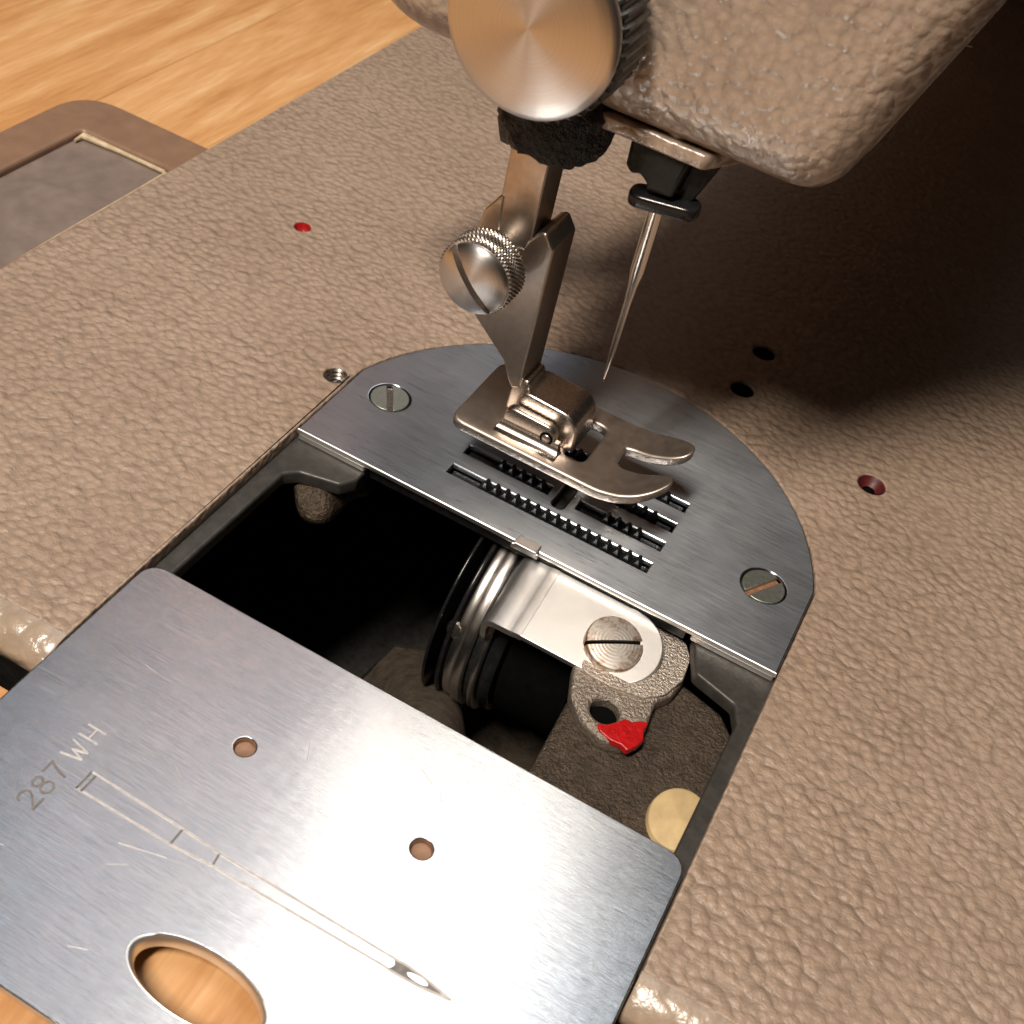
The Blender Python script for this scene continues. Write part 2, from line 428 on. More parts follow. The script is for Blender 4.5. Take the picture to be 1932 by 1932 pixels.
# oil holes
for (x, y, r), k in zip(oil, (0, 1)):
    pr = [(r - .002, -.006), (r * .85, -.03), (r * .62, -.085), (r * .47, -.10), (r * .46, -.16), (0, -.17)]
    o = part(link('oil_hole', lathe_mesh(pr, 24), 'red_hole_paint', mach)); o.location = (x, y, 0)
    bo = link('bore', lathe_mesh([(r * .46, -.098), (r * .45, -.12), (0, -.121)], 20), 'black_hole', o)  # black disc painted as the bore's deep shade
    if k: o.data.materials.clear(); o.data.materials.append(M['dull_red']); o['label'] = 'dull red oil hole in the bed near the needle plate'
for (x, y, r) in dark_holes:
    o = part(link('bed_hole', lathe_mesh([(r - .003, -.03), (r * .9, -.12), (0, -.25)], 20), 'black_hole', mach)); o.location = (x, y, 0)
o = part(link('threaded_hole', lathe_mesh(sum([[(.123, -.012 - k * .05), (.100, -.037 - k * .05)] for k in range(6)], []) + [(.1, -.31), (0, -.31)], 28), 'nickel', mach, smooth=20)); o.location = (thr[0], thr[1], 0)
# cavity below
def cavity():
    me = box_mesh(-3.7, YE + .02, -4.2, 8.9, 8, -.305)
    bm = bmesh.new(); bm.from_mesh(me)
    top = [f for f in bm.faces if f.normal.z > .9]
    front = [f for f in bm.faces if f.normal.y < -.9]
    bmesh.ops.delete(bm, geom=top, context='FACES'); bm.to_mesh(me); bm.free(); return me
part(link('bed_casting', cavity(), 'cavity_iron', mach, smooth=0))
# slide ledges
led = [(-.2, -3.2), (.15, -3.2), (.19, -.48), (.30, -.36), (.70, -.26), (.80, -.1), (.80, .5), (4.38, .5), (4.38, .1), (4.55, -.30), (4.98, -.42), (5.07, -.60), (5.06, -3.2), (5.4, -3.2), (5.4, 1.2), (-.2, 1.2)]
part(plate('slide_ledge', rpoly(led, .07, 4), 'ledge_metal', mach, [], -.30, -.135, .03, 3))
# casting boss under left corner of the needle plate
def lump(cx_, cy_, cz_, rx, ry, rz, seed, amp, sub=4):
    def f(bm): bmesh.ops.create_icosphere(bm, subdivisions=sub, radius=1, matrix=Matrix.Translation((cx_, cy_, cz_)) @ Matrix.Diagonal((rx, ry, rz, 1)))
    return jitter(bm_new(f), amp, 2.2, seed)
part(link('casting_boss', lump(.47, .0, -.52, .33, .52, .30, 3, .16), 'brown_boss', mach, smooth=0))
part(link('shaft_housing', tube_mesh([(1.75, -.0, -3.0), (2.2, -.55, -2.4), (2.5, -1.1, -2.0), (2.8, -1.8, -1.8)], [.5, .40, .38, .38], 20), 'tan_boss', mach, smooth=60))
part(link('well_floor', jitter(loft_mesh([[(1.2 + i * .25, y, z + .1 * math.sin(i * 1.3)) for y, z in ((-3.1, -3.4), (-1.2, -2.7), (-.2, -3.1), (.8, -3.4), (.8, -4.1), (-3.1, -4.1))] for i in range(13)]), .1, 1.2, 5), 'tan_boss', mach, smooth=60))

# ================================================================== needle plate
npl = part(empty('needle_plate', (2.6, .5, 0)))
def sub(o, par): # sub-part of an empty/part placed in world space
    o.parent = par; return o
slots = {'A': (1.50, .425, 3.70, .57), 'B': (1.50, .78, 2.45, .92), 'C': (2.78, .775, 3.70, .915), 'D': (2.78, 1.09, 3.70, 1.235), 'E': (1.50, 1.44, 3.70, 1.585), 'F': (1.50, 1.09, 2.45, 1.235)}
nslot = rpoly(box_pts(2.545, .665, 2.675, 1.335), .06, 5)
s1, s2 = (.47, 1.02, .215), (4.74, .985, .225)
n0 = [(0, .015), (2.47, .015), (2.47, -.035), (2.755, -.035), (2.755, .015), (5.2, .015)]
plate_out = n0 + half
holes = [box_pts(*v_) for v_ in slots.values()] + [nslot, circle(*s1, n=36), circle(*s2, n=36)]
me = plate_mesh(plate_out, holes, -.060, .004, .018, 3)
me.transform(Matrix.Translation((-2.6, -.5, 0)))
# the bevel along the front edge takes a brighter steel
me.materials.append(M['plate_steel']); me.materials.append(M['bright_edge'])
for p_ in me.polygons:
    c = p_.center
    if c.y < -.472 and p_.normal.y < -.2: p_.material_index = 1
top_plate = link('plate', me, 'plate_steel', npl)
for x0, x1, nm in ((.012, .80, 'land'), (4.36, 5.188, 'land')):
    me = plate_mesh(rpoly(box_pts(x0, .02, x1, .6), .02, 3), (), -.128, -.058, .012); me.transform(Matrix.Translation((-2.6, -.5, 0)))
    link(nm, me, 'bright_edge', npl)
me = plate_mesh(rpoly(box_pts(2.50, -.045, 2.735, .085), .012, 3), (), -.02, .035, .008); me.transform(Matrix.Translation((-2.6, -.5, 0)))
link('stop_tab', me, 'bright_edge', npl)
me = plate_mesh(box_pts(.85, .06, 4.3, .40), (), -.20, -.06, .01); me.transform(Matrix.Translation((-2.6, -.5, 0)))
link('underside_rib', me, 'dark_steel', npl)
for (x, y, r), ang, rusty in ((s1, 122, 0), (s2, 58, 1)):
    rr = r - .012
    w = .030; a = math.asin(w / rr)
    A1 = arc(0, 0, rr, math.degrees(a), 180 - math.degrees(a), 20); A2 = arc(0, 0, rr, 180 + math.degrees(a), 360 - math.degrees(a), 20)
    me = join(plate_mesh(A1, (), -.06, .0, .008), plate_mesh(A2, (), -.06, .0, .008))
    so = link('screw', me, 'zinc', npl); so.location = (x - 2.6, y - .5, 0.004); so.rotation_euler = (0, 0, math.radians(ang))
    bm_ = plate_mesh(box_pts(-rr * .97, -.036, rr * .97, .036), (), -.08, -.038, .004)
    bo = link('screw_slot', bm_, 'rust' if rusty else 'nickel', npl); bo.location = so.location; bo.rotation_euler = so.rotation_euler
    ring = plate_mesh(circle(0, 0, r + .002, 36), [circle(0, 0, r - .03, 36)], -.14, -.062, .002)
    ro = link('screw_seat', ring, 'black_hole', npl); ro.location = (x - 2.6, y - .5, 0)

# feed dogs: rows of teeth, one bar each
fd = part(empty('feed_dog', (2.6, 1, -.1)))
def feed_bar(x0, x1, y0, y1, tx0, tx1):
    pitch = .112; zt, zb = .068, -.04
    prof = [(x0, -.35), (x0, -.055), (tx0, -.055)]
    x = tx0
    while x + pitch <= tx1 + 1e-6:
        prof += [(x + .008, zb), (x + pitch * .62, zt), (x + pitch * .80, zt - .004)]; x += pitch
    prof += [(x + .01, -.055), (x1, -.055), (x1, -.35)]
    rings = [[(px - 2.6, yy - 1, pz + .1) for px, pz in prof] for yy in (y0, y0 + .012, y1 - .012, y1)]
    for q in (0, 3):
        rings[q] = [(px, py, pz - .012) for px, py, pz in rings[q]]
    return link('feed_bar', loft_mesh(rings), 'dark_steel', fd, smooth=20)
for k, (tx0, tx1) in {'A': (1.83, 3.63), 'B': (1.83, 2.40), 'C': (3.02, 3.55), 'D': (2.95, 3.55), 'E': (1.83, 3.55), 'F': (1.83, 2.40)}.items():
    x0, y0, x1, y1 = slots[k]
    feed_bar(x0 + .03, x1 - .03, y0 + .018, y1 - .018, tx0, tx1)

# ================================================================== hook assembly in the well
hook = part(empty('rotary_hook', (2.47, .44, -1.38)))
RX = Matrix.Rotation(PI / 2, 4, 'Y')      # lathe axis Z -> X
def disc(x0, x1, r, name, mat, bev=.02, inner=.2):
    pr = [(inner, x0), (r - bev, x0), (r - bev * .3, x0 + bev * .3), (r, x0 + bev), (r, x1 - bev), (r - bev * .3, x1 - bev * .3), (r - bev, x1), (inner, x1), (inner, x0)]
    return link(name, lathe_mesh(pr, 120), mat, hook, RX, 40)
disc(-.36, -.325, 1.16, 'hook_rim', 'oiled_black', .012)
disc(-.22, -.175, 1.14, 'hook_rim', 'oiled_black', .015)
disc(-.15, -.055, 1.11, 'race_ring', 'race_chrome', .02)
disc(-.045, .06, 1.14, 'race_ring', 'race_chrome', .02)
disc(.065, .135, 1.06, 'hook_rim', 'dark_steel', .02)
disc(.14, .205, 1.12, 'race_ring', 'race_chrome', .02)
disc(.21, .36, 1.06, 'hook_rim', 'oiled_black', .04)
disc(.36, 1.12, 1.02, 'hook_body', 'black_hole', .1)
pin = link('latch_pin', lathe_mesh([(0, .05), (.08, .045), (.105, .02), (.11, -.1), (0, -.1)], 24), 'nickel', hook)
pin.location = (-.17, -.98, .46); pin.rotation_euler = (math.radians(62), 0, 0); pin.scale = (.85, .85, .85)

# retaining strip, its screw, cast bracket and red dab
ret = part(empty('hook_bracket', (3.9, -.5, -.3)))
RO = Vector((-3.9, .5, .3)); RT = Matrix.Translation(RO)
st = [(2.98, .07), (3.87, .07)] + arc(3.83, -.33, .40, 85, -85, 16) + [(3.82, -.735), (2.98, -.735)]
TILT = Matrix.Translation((0, -.33, -.24)) @ Matrix.Rotation(math.radians(15), 4, 'X') @ Matrix.Translation((0, .33, .24))
strip = plate('retaining_strip', st, 'chrome', ret, (), -.30, -.225, .018, 3, RT @ TILT)
# the strip steps and bends down to the left
prof = [(2.99, -.225), (2.93, -.228), (2.90, -.236), (2.87, -.244), (2.82, -.246), (2.70, -.248), (2.64, -.285), (2.60, -.325), (2.585, -.40), (2.58, -.62)]
def bend():
    def rings():
        out = []
        for x, z in prof:
            out.append((x, z))
        return out
    up = rings(); lo = [(x + .055 * (1 if i > 6 else .2), z - .07 + (.06 if i > 7 else 0)) for i, (x, z) in enumerate(up)]
    loop = up + lo[::-1]
    ys = [(-.735, .012), (-.725, 0), (.06, 0), (.07, .012)]
    return loft_mesh([[(x, y, z - d) for x, z in loop] for y, d in ys])
link('strip_tongue', bend(), 'chrome', ret, RT @ TILT, 40)
br = [(4.02, .2), (4.33, .14), (4.44, .02), (4.49, -.25), (4.46, -.48), (4.36, -.64), (4.40, -.98), (4.33, -1.24), (4.10, -1.31), (3.85, -1.22), (3.66, -1.02), (3.55, -.72), (3.5, -.2), (3.5, .2)]
brk = plate_mesh(rpoly(br, .16, 5), [circle(4.005, -1.005, .135, 32)], -.52, -.335, .05, 4)
link('cast_bracket', brk, 'brown_casting', ret, RT, 50)
o = link('bracket_hole', lathe_mesh([(.139, -.40), (.139, -.47), (0, -.48)], 28), 'black_hole', ret, RT, 30); o.location = (4.005, -1.005, 0)  # dark plug, black for the shade inside the hole
link('upper_lobe', plate_mesh(rpoly([(3.6, .2), (4.33, .16), (4.45, -.02), (4.48, -.30), (4.40, -.55), (4.25, -.70), (3.95, -.76), (3.6, -.76)], .15, 5), (), -.345, -.305, .015, 3), 'grey_casting', ret, RT, 50)
dab = plate_mesh(rpoly([(3.99, -1.19), (4.07, -1.16), (4.14, -1.08), (4.20, -.985), (4.25, -1.0), (4.31, -.945), (4.40, -.90), (4.385, -1.0), (4.425, -1.12), (4.40, -1.20), (4.345, -1.30), (4.27, -1.27), (4.18, -1.285), (4.05, -1.25)], .03, 3), (), -.40, -.322, .014, 3)
link('red_dab', dab, 'red_paint', ret, RT, 60)
r = .278; w = .019; a = math.degrees(math.asin(w / r))
def dome_half(s):
    rows = []
    A = arc(0, 0, 1, a, 180 - a, 28) if s > 0 else arc(0, 0, 1, 180 + a, 360 - a, 28)
    def f(bm):
        prev = None
        for k, (q, z) in enumerate(((1.0, -.06), (1.0, .03), (.985, .042), (.95, .052), (.7, .064), (.4, .070), (.1, .072))):
            row = [bm.verts.new((x * r * q, max(w, y * r * q) if s > 0 else min(-w, y * r * q), z)) for x, y in A]
            if prev:
                for i in range(len(row) - 1): bm.faces.new((prev[i], prev[i + 1], row[i + 1], row[i]))
                bm.faces.new((prev[-1], prev[0], row[0], row[-1]))
            prev = row
        bm.faces.new(prev)
    return bm_new(f)
so = link('strip_screw', join(dome_half(1), dome_half(-1)), 'rusty_screw', ret, smooth=30)
so.location = Vector((3.775, -.375, -.235)) + RO; so.rotation_euler = (math.radians(15), 0, math.radians(35))
sb = link('strip_screw_slot', plate_mesh(box_pts(-r * .97, -.025, r * .97, .025), (), -.06, .036, .003), 'black_hole', ret); sb.location = so.location; sb.rotation_euler = so.rotation_euler  # black filler standing for the shade in the slot

cast = [(3.66, .0), (4.32, -.1), (4.93, -.26), (5.16, -.5), (5.16, -1.0), (5.16, -3.1), (3.76, -3.1), (3.69, -1.8), (3.65, -1.0)]
part(plate('side_casting', rpoly(cast, .12, 4), 'rough_casting', mach, (), -1.3, -.50, .07, 3))
def pad():
    pr = [(.30, -.2), (.30, -.05), (.285, -.015), (.25, 0), (0, .004)]
    return lathe_mesh(pr, 40)
o = part(link('felt_pad', pad(), 'cream_felt', mach)); o.location = (4.99, -1.57, -.44); o.scale = (.9, 1.1, 1)

# ================================================================== slide plate
sl = empty('slide_plate', (2.6, -3.9, 0))
tag(sl, 'brushed steel slide plate engraved with a needle, pulled open over the table', 'slide plate')
so_ = rpoly([(0.01, -2.20), (5.19, -2.20), (5.19, -5.64), (0.01, -5.64)], [.2, .2, .12, .12], 8)
oval = circle(2.63, -4.97, .53, 48, .235)
h1, h2 = (1.785, -3.285), (3.385, -3.275)
me = plate_mesh(so_, [oval, circle(*h1, .085, 28), circle(*h2, .085, 28)], -.085, .006, .014, 3)
me.transform(Matrix.Translation((-2.6, 3.9, 0)))
link('sheet', me, 'slide_steel', sl)
for hx, hy in (h1, h2):
    c = link('rivet_hole', lathe_mesh([(.092, .004), (.083, -.012), (.080, -.05), (.03, -.056), (0, -.058)], 28), 'turned_rivet' if 'turned_rivet' in M else 'rust', sl)
    c.location = (hx - 2.6, hy + 3.9, 0.001)
    c.data.materials.clear(); c.data.materials.append(M['copper'])
rim = []
for k in range(48):
    a_ = 2 * PI * k / 48
rr_ = loft_mesh([[(.03 + x * s_, -1.07 + y * s_ * 1.0, z) for x, y in circle(0, 0, .53, 48, .235)] for s_, z in ((1.04, .0062), (1.015, .008), (.985, -.004), (.955, -.03), (.935, -.07), (.932, -.12), (1.03, -.12), (1.05, -.086))], cap=False)
link('finger_hole_rim', rr_, 'bright_edge', sl, smooth=60)
# engraving, its catch of light painted as a light and a dark metal
EZ = .0085
def strokes(name, polys, w, mat):
    def f(bm):
        cnt = [0]
        for pl_ in polys:
            for (xa, ya), (xb, yb) in zip(pl_, pl_[1:]):
                cnt[0] += 1; ez = EZ + .00025 * (cnt[0] % 9)
                d = Vector((xb - xa, yb - ya)); L = d.length
                if L < 1e-5: continue
                n = Vector((-d.y, d.x)) / L * w / 2; e = d / L * w * .3
                q = [(xa - e.x + n.x, ya - e.y + n.y), (xa - e.x - n.x, ya - e.y - n.y), (xb + e.x - n.x, yb + e.y - n.y), (xb + e.x + n.x, yb + e.y + n.y)]
                top = [bm.verts.new((x - 2.6, y + 3.9, ez)) for x, y in q]; bot = [bm.verts.new((x - 2.6, y + 3.9, EZ - .006)) for x, y in q]
                bm.faces.new(top)
                for i in range(4): bm.faces.new((top[i], bot[i], bot[(i + 1) % 4], top[(i + 1) % 4]))
    return link(name, bm_new(f), mat, sl, smooth=0)
strokes('engraved_needle', [
    [(1.0, -4.26), (1.84, -4.255), (2.20, -4.225), (3.60, -4.195), (3.72, -4.20), (3.90, -4.19), (4.13, -4.155)],
    [(1.01, -4.095), (1.84, -4.105), (2.17, -4.12), (3.62, -4.11), (3.75, -4.105), (3.92, -4.12), (4.13, -4.155)]], .019, 'engraved')
for q in ([(1.0, -4.26), (1.0, -4.095)], [(1.045, -4.26), (1.045, -4.095)], [(1.84, -4.255), (1.84, -4.105)], [(2.19, -4.22), (2.175, -4.12)]): strokes('engraved_mark', [q], .017, 'engraved_dark')
eye = circle(3.865, -4.15, .085, 20, .024)
tipo = [(3.63, -4.195), (3.72, -4.20), (3.90, -4.19), (4.13, -4.155), (3.92, -4.12), (3.75, -4.105), (3.63, -4.11), (3.665, -4.125), (3.68, -4.152), (3.665, -4.18)]
me = plate_mesh(tipo, [eye], .003, EZ, .0008, 0); me.transform(Matrix.Translation((-2.6, 3.9, 0)))
link('engraved_tip', me, 'engraved_dark', sl)
def glyph(kind, y0, w):      # letters read along +Y with their tops towards -X
    T = lambda u, v_: (.87 - v_ * .165, y0 + u * w)
    G_ = {'2': [[(.0, .78), (.12, .94), (.42, 1.0), (.75, .92), (.9, .72), (.75, .48), (.3, .2), (.0, .0), (.95, .0)]],
          '8': [[(.5, .54), (.15, .66), (.1, .84), (.3, .98), (.7, .98), (.9, .84), (.85, .66), (.5, .54), (.1, .40), (.02, .18), (.25, .0), (.75, .0), (.98, .18), (.9, .40), (.5, .54)]],
          '7': [[(.0, .98), (.95, .98), (.6, .45), (.45, .0)]],
          'W': [[(.0, 1), (.25, 0), (.5, .7), (.75, 0), (1, 1)]],
          'H': [[(.05, 1), (.05, 0)], [(.95, 1), (.95, 0)], [(.05, .5), (.95, .5)]]}[kind]
    return [[T(u, v_) for u, v_ in pl_] for pl_ in G_]
for ch, y0, w in (('2', -4.56, .105), ('8', -4.425, .105), ('7', -4.285, .105)):
    strokes('engraved_numeral', glyph(ch, y0, w), .019, 'engraved_dark')
for ch, y0, w in (('W', -4.09, .135), ('H', -3.895, .115)):
    strokes('engraved_letter', glyph(ch, y0, w), .016, 'engraved')
strokes('scratch', [[(1.54, -4.44), (1.89, -4.35)]], .006, 'engraved')
rs_ = random.Random(3)
for k in range(14):
    x_, y_ = rs_.uniform(.4, 4.9), rs_.uniform(-5.3, -2.4); a_ = rs_.gauss(0, .5); l_ = rs_.uniform(.04, .18)
    if abs(x_ - 2.63) < .8 and y_ < -4.6: continue
    strokes('scratch', [[(x_, y_), (x_ + l_ * math.cos(a_), y_ + l_ * math.sin(a_))]], .003, 'engraved')

# ================================================================== machine head
def ring_xz(y, inset, extra=0.0):
    base = [(.95, 9.5), (.95, 3.86), (3.70, 3.90), (3.80, 4.02), (5.6, 9.5)]
    base = [(1.0, 9.5), (1.0, 3.84), (3.745, 3.90), (5.6, 9.5)]
    x0, x1 = base[1][0] - extra + inset, 0
    s = .335; k = math.sqrt(1 + s * s)
    d = inset - extra
    def right(z): return 3.87 + s * (z - 3.90) - d * k
    zb = 3.87 + d
    pts = [(.72 + d, 9.5), (.72 + d, zb), (right(zb), zb), (right(9.5), 9.5)]
    r_ = max(.08, .42 - d * .5)
    q = rpoly(pts, [.05, .9, r_, .05], 10)
    return [(x, y, z) for x, z in q]
secs = [(.70, .52), (.705, .40), (.73, .27), (.78, .17), (.86, .09), (.97, .04), (1.10, .012), (1.25, 0), (1.53, 0), (1.56, .03)]
me = loft_mesh([ring_xz(y, i) for y, i in secs])
part(link('face_cover', me, 'head_enamel', mach, smooth=50))
secs = [(1.55, .10), (1.60, .09), (1.605, .01), (1.63, -.02), (1.67, -.035), (6.5, -.035), (6.56, 0)]
me = loft_mesh([ring_xz(y, i) for y, i in secs])
part(link('head_casting', me, 'head_enamel', mach, smooth=50))
me = box_mesh(.3, 6.4, 5.2, 6.1, 26, 11.8, .5, 4)  # arm out of view, widened and lowered to deepen shade under the head
part(link('arm', me, 'head_enamel', mach, smooth=50))
me = box_mesh(-1.6, 21, .01, 7.5, 30, 11.6, .6, 4)  # pillar out of view, widened with the arm to hold back light
part(link('pillar', me, 'head_enamel', mach, smooth=50))
# lower lip under the face cover
lip = rpoly([(.9, .80), (2.92, .80), (3.12, 1.15), (3.12, 1.9), (.9, 1.9)], [.05, .08, .2, .2, .05], 6)
part(plate('head_lip', lip, 'head_enamel', mach, (), 3.80, 3.93, .025, 3))
# guard behind the knob
me = jitter(lump(.05, 2.3, 3.9, .95, .8, .5, 2, .0, 4), 0, 1)
part(link('thread_guard', me, 'head_enamel', mach, smooth=60))

# round knob with ribbed rim
KC = (1.60, 0.0, 4.70)
NK = 46
def ribs(r_, z, k, i):
    return r_ - (.0 if (i % 4) in (0, 1) else .035) if z < -.05 else r_
pr = [(0, .034), (.3, .030), (.52, .019), (.62, .004), (.655, -.010), (.672, -.028), (.675, -.06), (.70, -.075), (.71, -.10), (.71, -.50), (.69, -.54), (.5, -.55), (.45, -.75), (0, -.75)]
kn = part(empty('pressure_knob', KC))
RXY = Matrix.Rotation(PI / 2, 4, 'X')      # +Z -> -Y
link('knob_face', lathe_mesh(pr[:7] + [(.6, -.07), (0, -.07)], 128), 'turned_steel', kn, RXY, 45)
link('ribbed_rim', lathe_mesh([(0, -.055), (.66, -.055), (.69, -.07), (.71, -.10), (.71, -.50), (.69, -.54), (.5, -.55), (.45, -.9), (0, -.9)], NK * 4, ribs), 'dark_steel', kn, RXY, 30)

# ================================================================== presser bar, sponge
part(link('presser_bar', lathe_mesh([(.0, 3.42), (.2, 3.42), (.21, 3.45), (.21, 4.2), (0, 4.2)], 40), 'shank_nickel', mach)).location = (1.58, 1.0, 0)
part(link('bar_end', box_mesh(1.32, .80, 2.05, 1.68, 1.20, 3.50, .03, 3), 'shank_nickel', mach))
def sponge():
    me = lathe_mesh([(.24, 3.42), (.36, 3.40), (.42, 3.43), (.445, 3.50), (.46, 3.56), (.47, 3.62), (.475, 3.68), (.48, 3.74), (.48, 3.80), (.48, 3.86), (.44, 3.95), (.24, 3.98)], 72)
    for v_ in me.vertices:
        a_ = math.atan2(v_.co.y, v_.co.x); v_.co.z += .10 * v_.co.x + .03 * math.sin(3 * a_ + 1)
        v_.co.x *= 1.02
    jitter(me, .035, 5, 4); jitter(me, .03, 14, 9); return me
spg = link('sponge_collar', sponge(), 'sponge', None, Matrix.Identity(4), 60); spg.location = (1.60, 1.0, 0)
tag(spg, 'ragged black foam collar wrapped round the presser bar under the knob', 'foam')

# ================================================================== presser foot
pf = empty('presser_foot', (2.4, 1.0, .6))
tag(pf, 'nickel zigzag presser foot with two upturned toes over the feed dog', 'presser foot')
PT = Matrix.Translation((-2.4, -1.0, -.6))
sole = [(1.40, .45), (3.0, .44)] + [(3.2, .455), (3.36, .50), (3.50, .60), (3.58, .72), (3.585, .80), (3.54, .875), (3.45, .89), (3.25, .865), (3.06, .88), (3.0, .93)] + \
       [(2.985, 1.17), (3.06, 1.185), (3.25, 1.165), (3.45, 1.17), (3.56, 1.21), (3.60, 1.30), (3.58, 1.40), (3.48, 1.50), (3.3, 1.56), (3.0, 1.57), (1.40, 1.57)]
rs = [.14, 0] + [0] * 9 + [.03, .03] + [0] * 7 + [0, .14]
rs = [.14] + [.1] * 10 + [.02, .02] + [.1] * 7 + [.14]
rs = [(.14 if i in (0, len(sole) - 1) else .012 if i in (11, 12) else .4) for i in range(len(sole))]
fslot = rpoly(box_pts(2.50, .70, 2.73, 1.33), .10, 6)
me = plate_mesh(rpoly(sole, rs, 4), [fslot], .535, .65, .03, 4)
bm = bmesh.new(); bm.from_mesh(me)
# cut crosswise so the toes can curl up
for xc in [2.9 + .05 * i for i in range(15)]:
    g_ = bm.verts[:] + bm.edges[:] + bm.faces[:]
    bmesh.ops.bisect_plane(bm, geom=g_, plane_co=(xc, 0, 0), plane_no=(1, 0, 0))
for v_ in bm.verts:
    if v_.co.x > 2.9: v_.co.z += .46 * (v_.co.x - 2.9) ** 2 + .02 * (v_.co.x - 2.9)
    elif v_.co.x < 1.8: v_.co.z += .12 * (1.8 - v_.co.x) ** 2
bm.to_mesh(me); bm.free()
me.materials.append(M['satin_nickel']); me.materials.append(M['foot_side'])
for p_ in me.polygons:
    if abs(p_.normal.z) < .35: p_.material_index = 1
me.attributes.remove(me.attributes['cap'])
link('sole', me, 'nickel', pf, PT, 40)
# lug with the hinge pin
lug = rpoly([(1.84, .60), (1.86, .93), (2.40, .91), (2.44, .60)], [.02, .13, .13, .02], 8)
for y_ in (.755, 1.36):
    link('hinge_lug', plate_mesh(lug, (), 0, .11, .028, 4), 'nickel', pf, PT @ XZ(y_), 45)
o = link('hinge_pin_seat', lathe_mesh([(0, .004), (.068, .004), (.068, -.02), (0, -.02)], 28), 'black_hole', pf, RXY, 30)
o.location = Vector((2.33, .642, .775)) + Vector((-2.4, -1.0, -.6))
o = link('hinge_pin', lathe_mesh([(0, .018), (.03, .017), (.042, .012), (.048, .004), (.05, -.8), (0, -.8)], 28), 'shank_nickel', pf, RXY, 30)
o.location = Vector((2.33, .642, .775)) + Vector((-2.4, -1.0, -.6))
# flared footing of the near lug
link('lug_fillet', loft_mesh([[(x, .645 - .17 * (1 - t_) ** 2, .652 + .12 * t_ ** 2) for x in (1.80 + .06 * t_, 2.50 - .04 * t_)] + [(2.50 - .04 * t_, .70, .652 + .12 * t_ ** 2), (1.80 + .06 * t_, .70, .652 + .12 * t_ ** 2)] for t_ in [i / 8 for i in range(9)]]), 'nickel', pf, PT, 60)
# hinge yoke: folded strip at the foot of the shank
yk = rpoly([(1.92, .70), (1.92, 1.07), (2.56, 1.03), (2.58, .62), (2.46, .62)], [.03, .12, .22, .03, .05], 10)
link('yoke', plate_mesh(yk, (), 0, .48, .03, 4), 'nickel', pf, PT @ XZ(1.25), 45)
# shank
shp = [(1.90, 1.06), (1.90, 2.60), (1.80, 2.74), (1.73, 2.70), (1.66, 2.60), (1.60, 2.42), (1.44, 2.42), (1.38, 2.55), (1.36, 2.95), (1.20, 2.70), (1.16, 2.48), (1.15, 2.2), (1.20, 1.80), (1.30, 1.62), (1.68, 1.28), (1.76, 1.10), (1.82, 1.02)]
sh = plate_mesh(rpoly(shp, [.03, .06, .06, .04, .05, .06, .06, .05, .03, .05, .08, .1, .1, .12, .1, .06, .04], 5), (), 0, .48, .025, 3)
link('shank', sh, 'shank_nickel', pf, PT @ XZ(1.27), 40)
ank = rpoly([(1.78, .74), (1.80, 1.10), (1.98, 1.16), (2.0, .84), (1.90, .70)], .06, 5)
link('ankle', plate_mesh(ank, (), 0, .36, .03, 3), 'nickel', pf, PT @ XZ(1.20), 45)
# thumb screw
TS = (1.46, .20, 2.39); TR = .325
def knurl(r_, z, k, i):
    if -.32 < z < -.045:
        return r_ + .007 * (math.cos(2 * PI * (i / 4.0 + (z / .052))) + math.cos(2 * PI * (i / 4.0 - (z / .052))))
    return r_
prk = [(.33, -.04), (.342, -.05)] + [(.342, -.05 - .012 * j) for j in range(1, 23)] + [(.33, -.325), (.25, -.34), (.2, -.36), (.2, -.62), (0, -.62)]
ts = empty('thumb_screw', TS); ts.parent = pf; ts.matrix_parent_inverse = Matrix.Translation((-2.4, -1.0, -.6))
link('knurled_rim', lathe_mesh([(0, -.04)] + prk, 224, knurl), 'shank_nickel', ts, RXY, 20)
w = .030
def dome(s):
    n_ = 36
    A = arc(0, 0, 1, 0, 180, n_) if s > 0 else arc(0, 0, 1, 180, 360, n_)
    def f(bm):
        prev = None
        for q, z in ((1.0, -.045), (1.0, -.02), (.97, -.005), (.9, .012), (.75, .034), (.55, .052), (.3, .066), (.1, .071), (.02, .0715)):
            row = [bm.verts.new((x * TR * q, max(w, y * TR * q) if s > 0 else min(-w, y * TR * q), z)) for x, y in A]
            if prev:
                for i in range(n_): bm.faces.new((prev[i], prev[i + 1], row[i + 1], row[i]))
                bm.faces.new((prev[-1], prev[0], row[0], row[-1]))
            prev = row
        bm.faces.new(prev)
    me = bm_new(f); bm2 = bmesh.new(); bm2.from_mesh(me); bmesh.ops.remove_doubles(bm2, verts=bm2.verts, dist=1e-5); bmesh.ops.recalc_face_normals(bm2, faces=bm2.faces); bm2.to_mesh(me); bm2.free(); return me
me = join(dome(1), dome(-1)); me.transform(Matrix.Rotation(math.radians(-47), 4, 'Z'))
link('slotted_face', me, 'turned_steel', ts, RXY, 50)

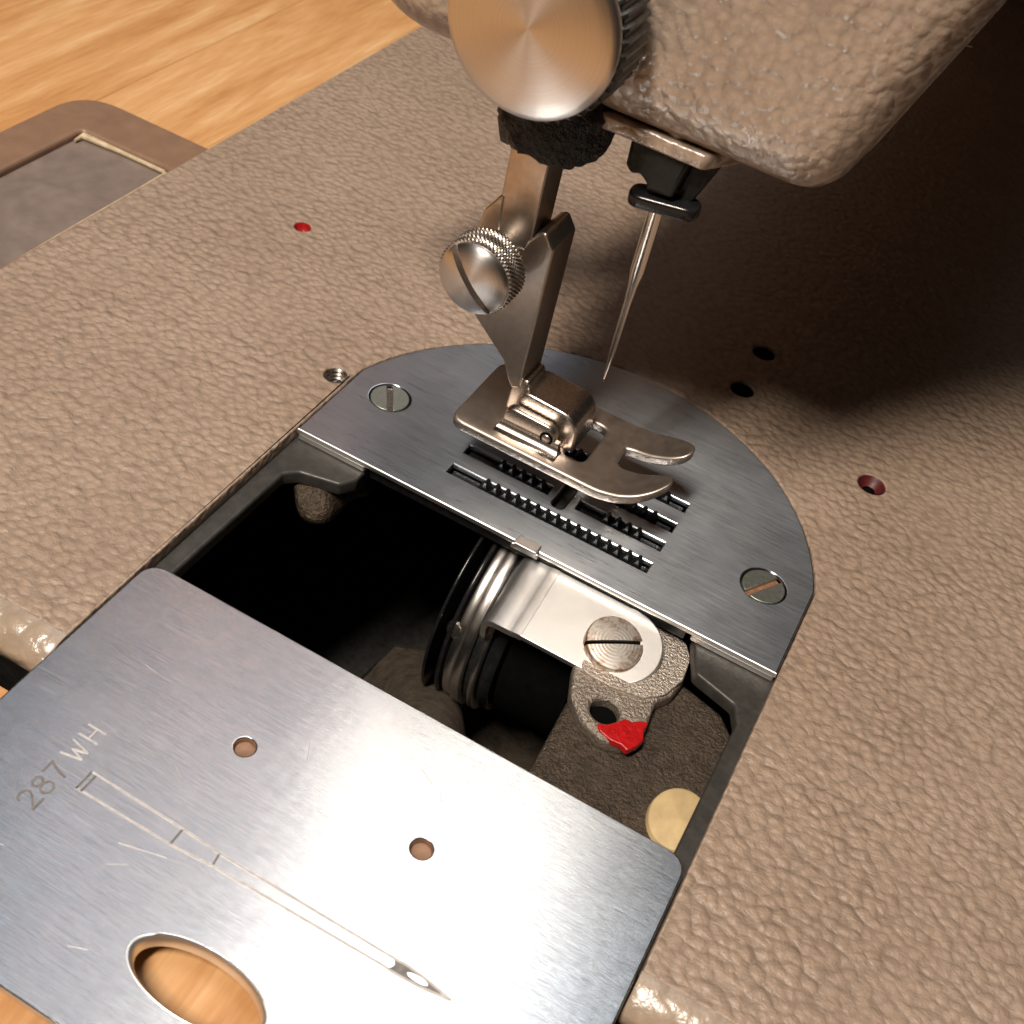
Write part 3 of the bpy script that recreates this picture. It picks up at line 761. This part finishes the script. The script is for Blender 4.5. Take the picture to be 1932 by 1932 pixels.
# ================================================================== needle and its clamp
nd = tag(empty('needle', (2.61, 1.0, 1.38)), 'slim steel sewing needle hanging point down from the black clamp', 'needle')
prn = [(0, 0), (.009, .07), (.023, .20), (.029, .34), (.033, .95), (.036, .98), (.042, 1.10), (.064, 1.26), (.064, 2.3), (0, 2.3)]
me = lathe_mesh(prn, 24)
for v_ in me.vertices:
    if .19 < v_.co.z < .36 and abs(v_.co.x) > .012: v_.co.x *= .85
link('blade', me, 'needle_steel', nd, None, 50)
cl = part(empty('needle_clamp', (2.61, 1.0, 3.3)))
CT = Matrix.Translation((-2.61, -1.0, -3.3))
bl = rpoly([(2.285, 3.83), (2.295, 3.58), (2.35, 3.52), (2.43, 3.55), (2.50, 3.50), (2.52, 3.44), (2.74, 3.46), (2.80, 3.83)], [.02, .05, .05, .04, .03, .02, .03, .02], 5)
link('clamp_block', plate_mesh(bl, (), 0, .42, .03, 3), 'black_plastic', cl, CT @ XZ(1.26), 45)
link('clamp_finger', plate_mesh(rpoly([(2.80, 3.83), (2.72, 3.38), (2.82, 3.36), (2.88, 3.44), (3.02, 3.83)], .03, 4), (), 0, .22, .02, 3), 'black_plastic', cl, CT @ XZ(1.2), 45)
gd = plate_mesh(rpoly(box_pts(-.30, -.13, .30, .13), .125, 8), (), -.06, .06, .035, 4)
o = link('thread_guide', gd, 'oiled_black', cl, None, 45); o.location = (.06, -.06, .055); o.rotation_euler = (0, math.radians(-4), math.radians(8))
link('needle_bar', lathe_mesh([(.12, .2), (.13, .22), (.13, 1.0), (0, 1.0)], 32), 'shank_nickel', cl)
th = tag(link('loose_thread', tube_mesh([(4.13, 1.60, 5.02), (4.20, 1.61, 5.06), (4.27, 1.62, 5.075), (4.34, 1.63, 5.08)], .005, 6), 'cream_felt', None), 'tiny pale thread end sticking out of the head seam', 'thread')

# ================================================================== hinge bracket in the table
hb = empty('hinge_bracket', (-5.0, 2.0, ZW))
tag(hb, 'brown rounded hinge bracket with a sunken grey panel behind the bed', 'hinge bracket')
HT = Matrix.Translation((5.0, -2.0, -ZW))
outer = rpoly([(-6.06, -1.0), (-6.06, 3.93), (-3.80, 3.93), (-3.80, -1.0)], [.3, .62, .05, .05], 10)
inner = rpoly([(-5.42, -.6), (-5.42, 3.14), (-4.07, 3.18), (-4.07, -.6)], [.1, .08, .08, .1], 5)
link('rim', plate_mesh(outer, [inner], ZW - .02, -.17, .05, 4), 'bracket_tan', hb, HT, 50)
link('panel', plate_mesh(box_pts(-5.5, -.7, -4.0, 3.25), (), ZW + .004, ZW + .03, .005), 'bracket_panel', hb, HT)
link('worn_lip', tube_mesh([(-5.37, 2.95, -.235), (-5.36, 3.10, -.225), (-4.8, 3.14, -.235), (-4.12, 3.15, -.235)], [.02, .05, .03, .028], 10), 'worn_edge', hb, HT, 60)
link('worn_lip', tube_mesh([(-4.08, 3.12, -.235), (-4.06, 2.6, -.24), (-4.05, 1.2, -.245), (-4.04, -.3, -.25)], [.04, .05, .06, .05], 10), 'worn_edge', hb, HT, 60)
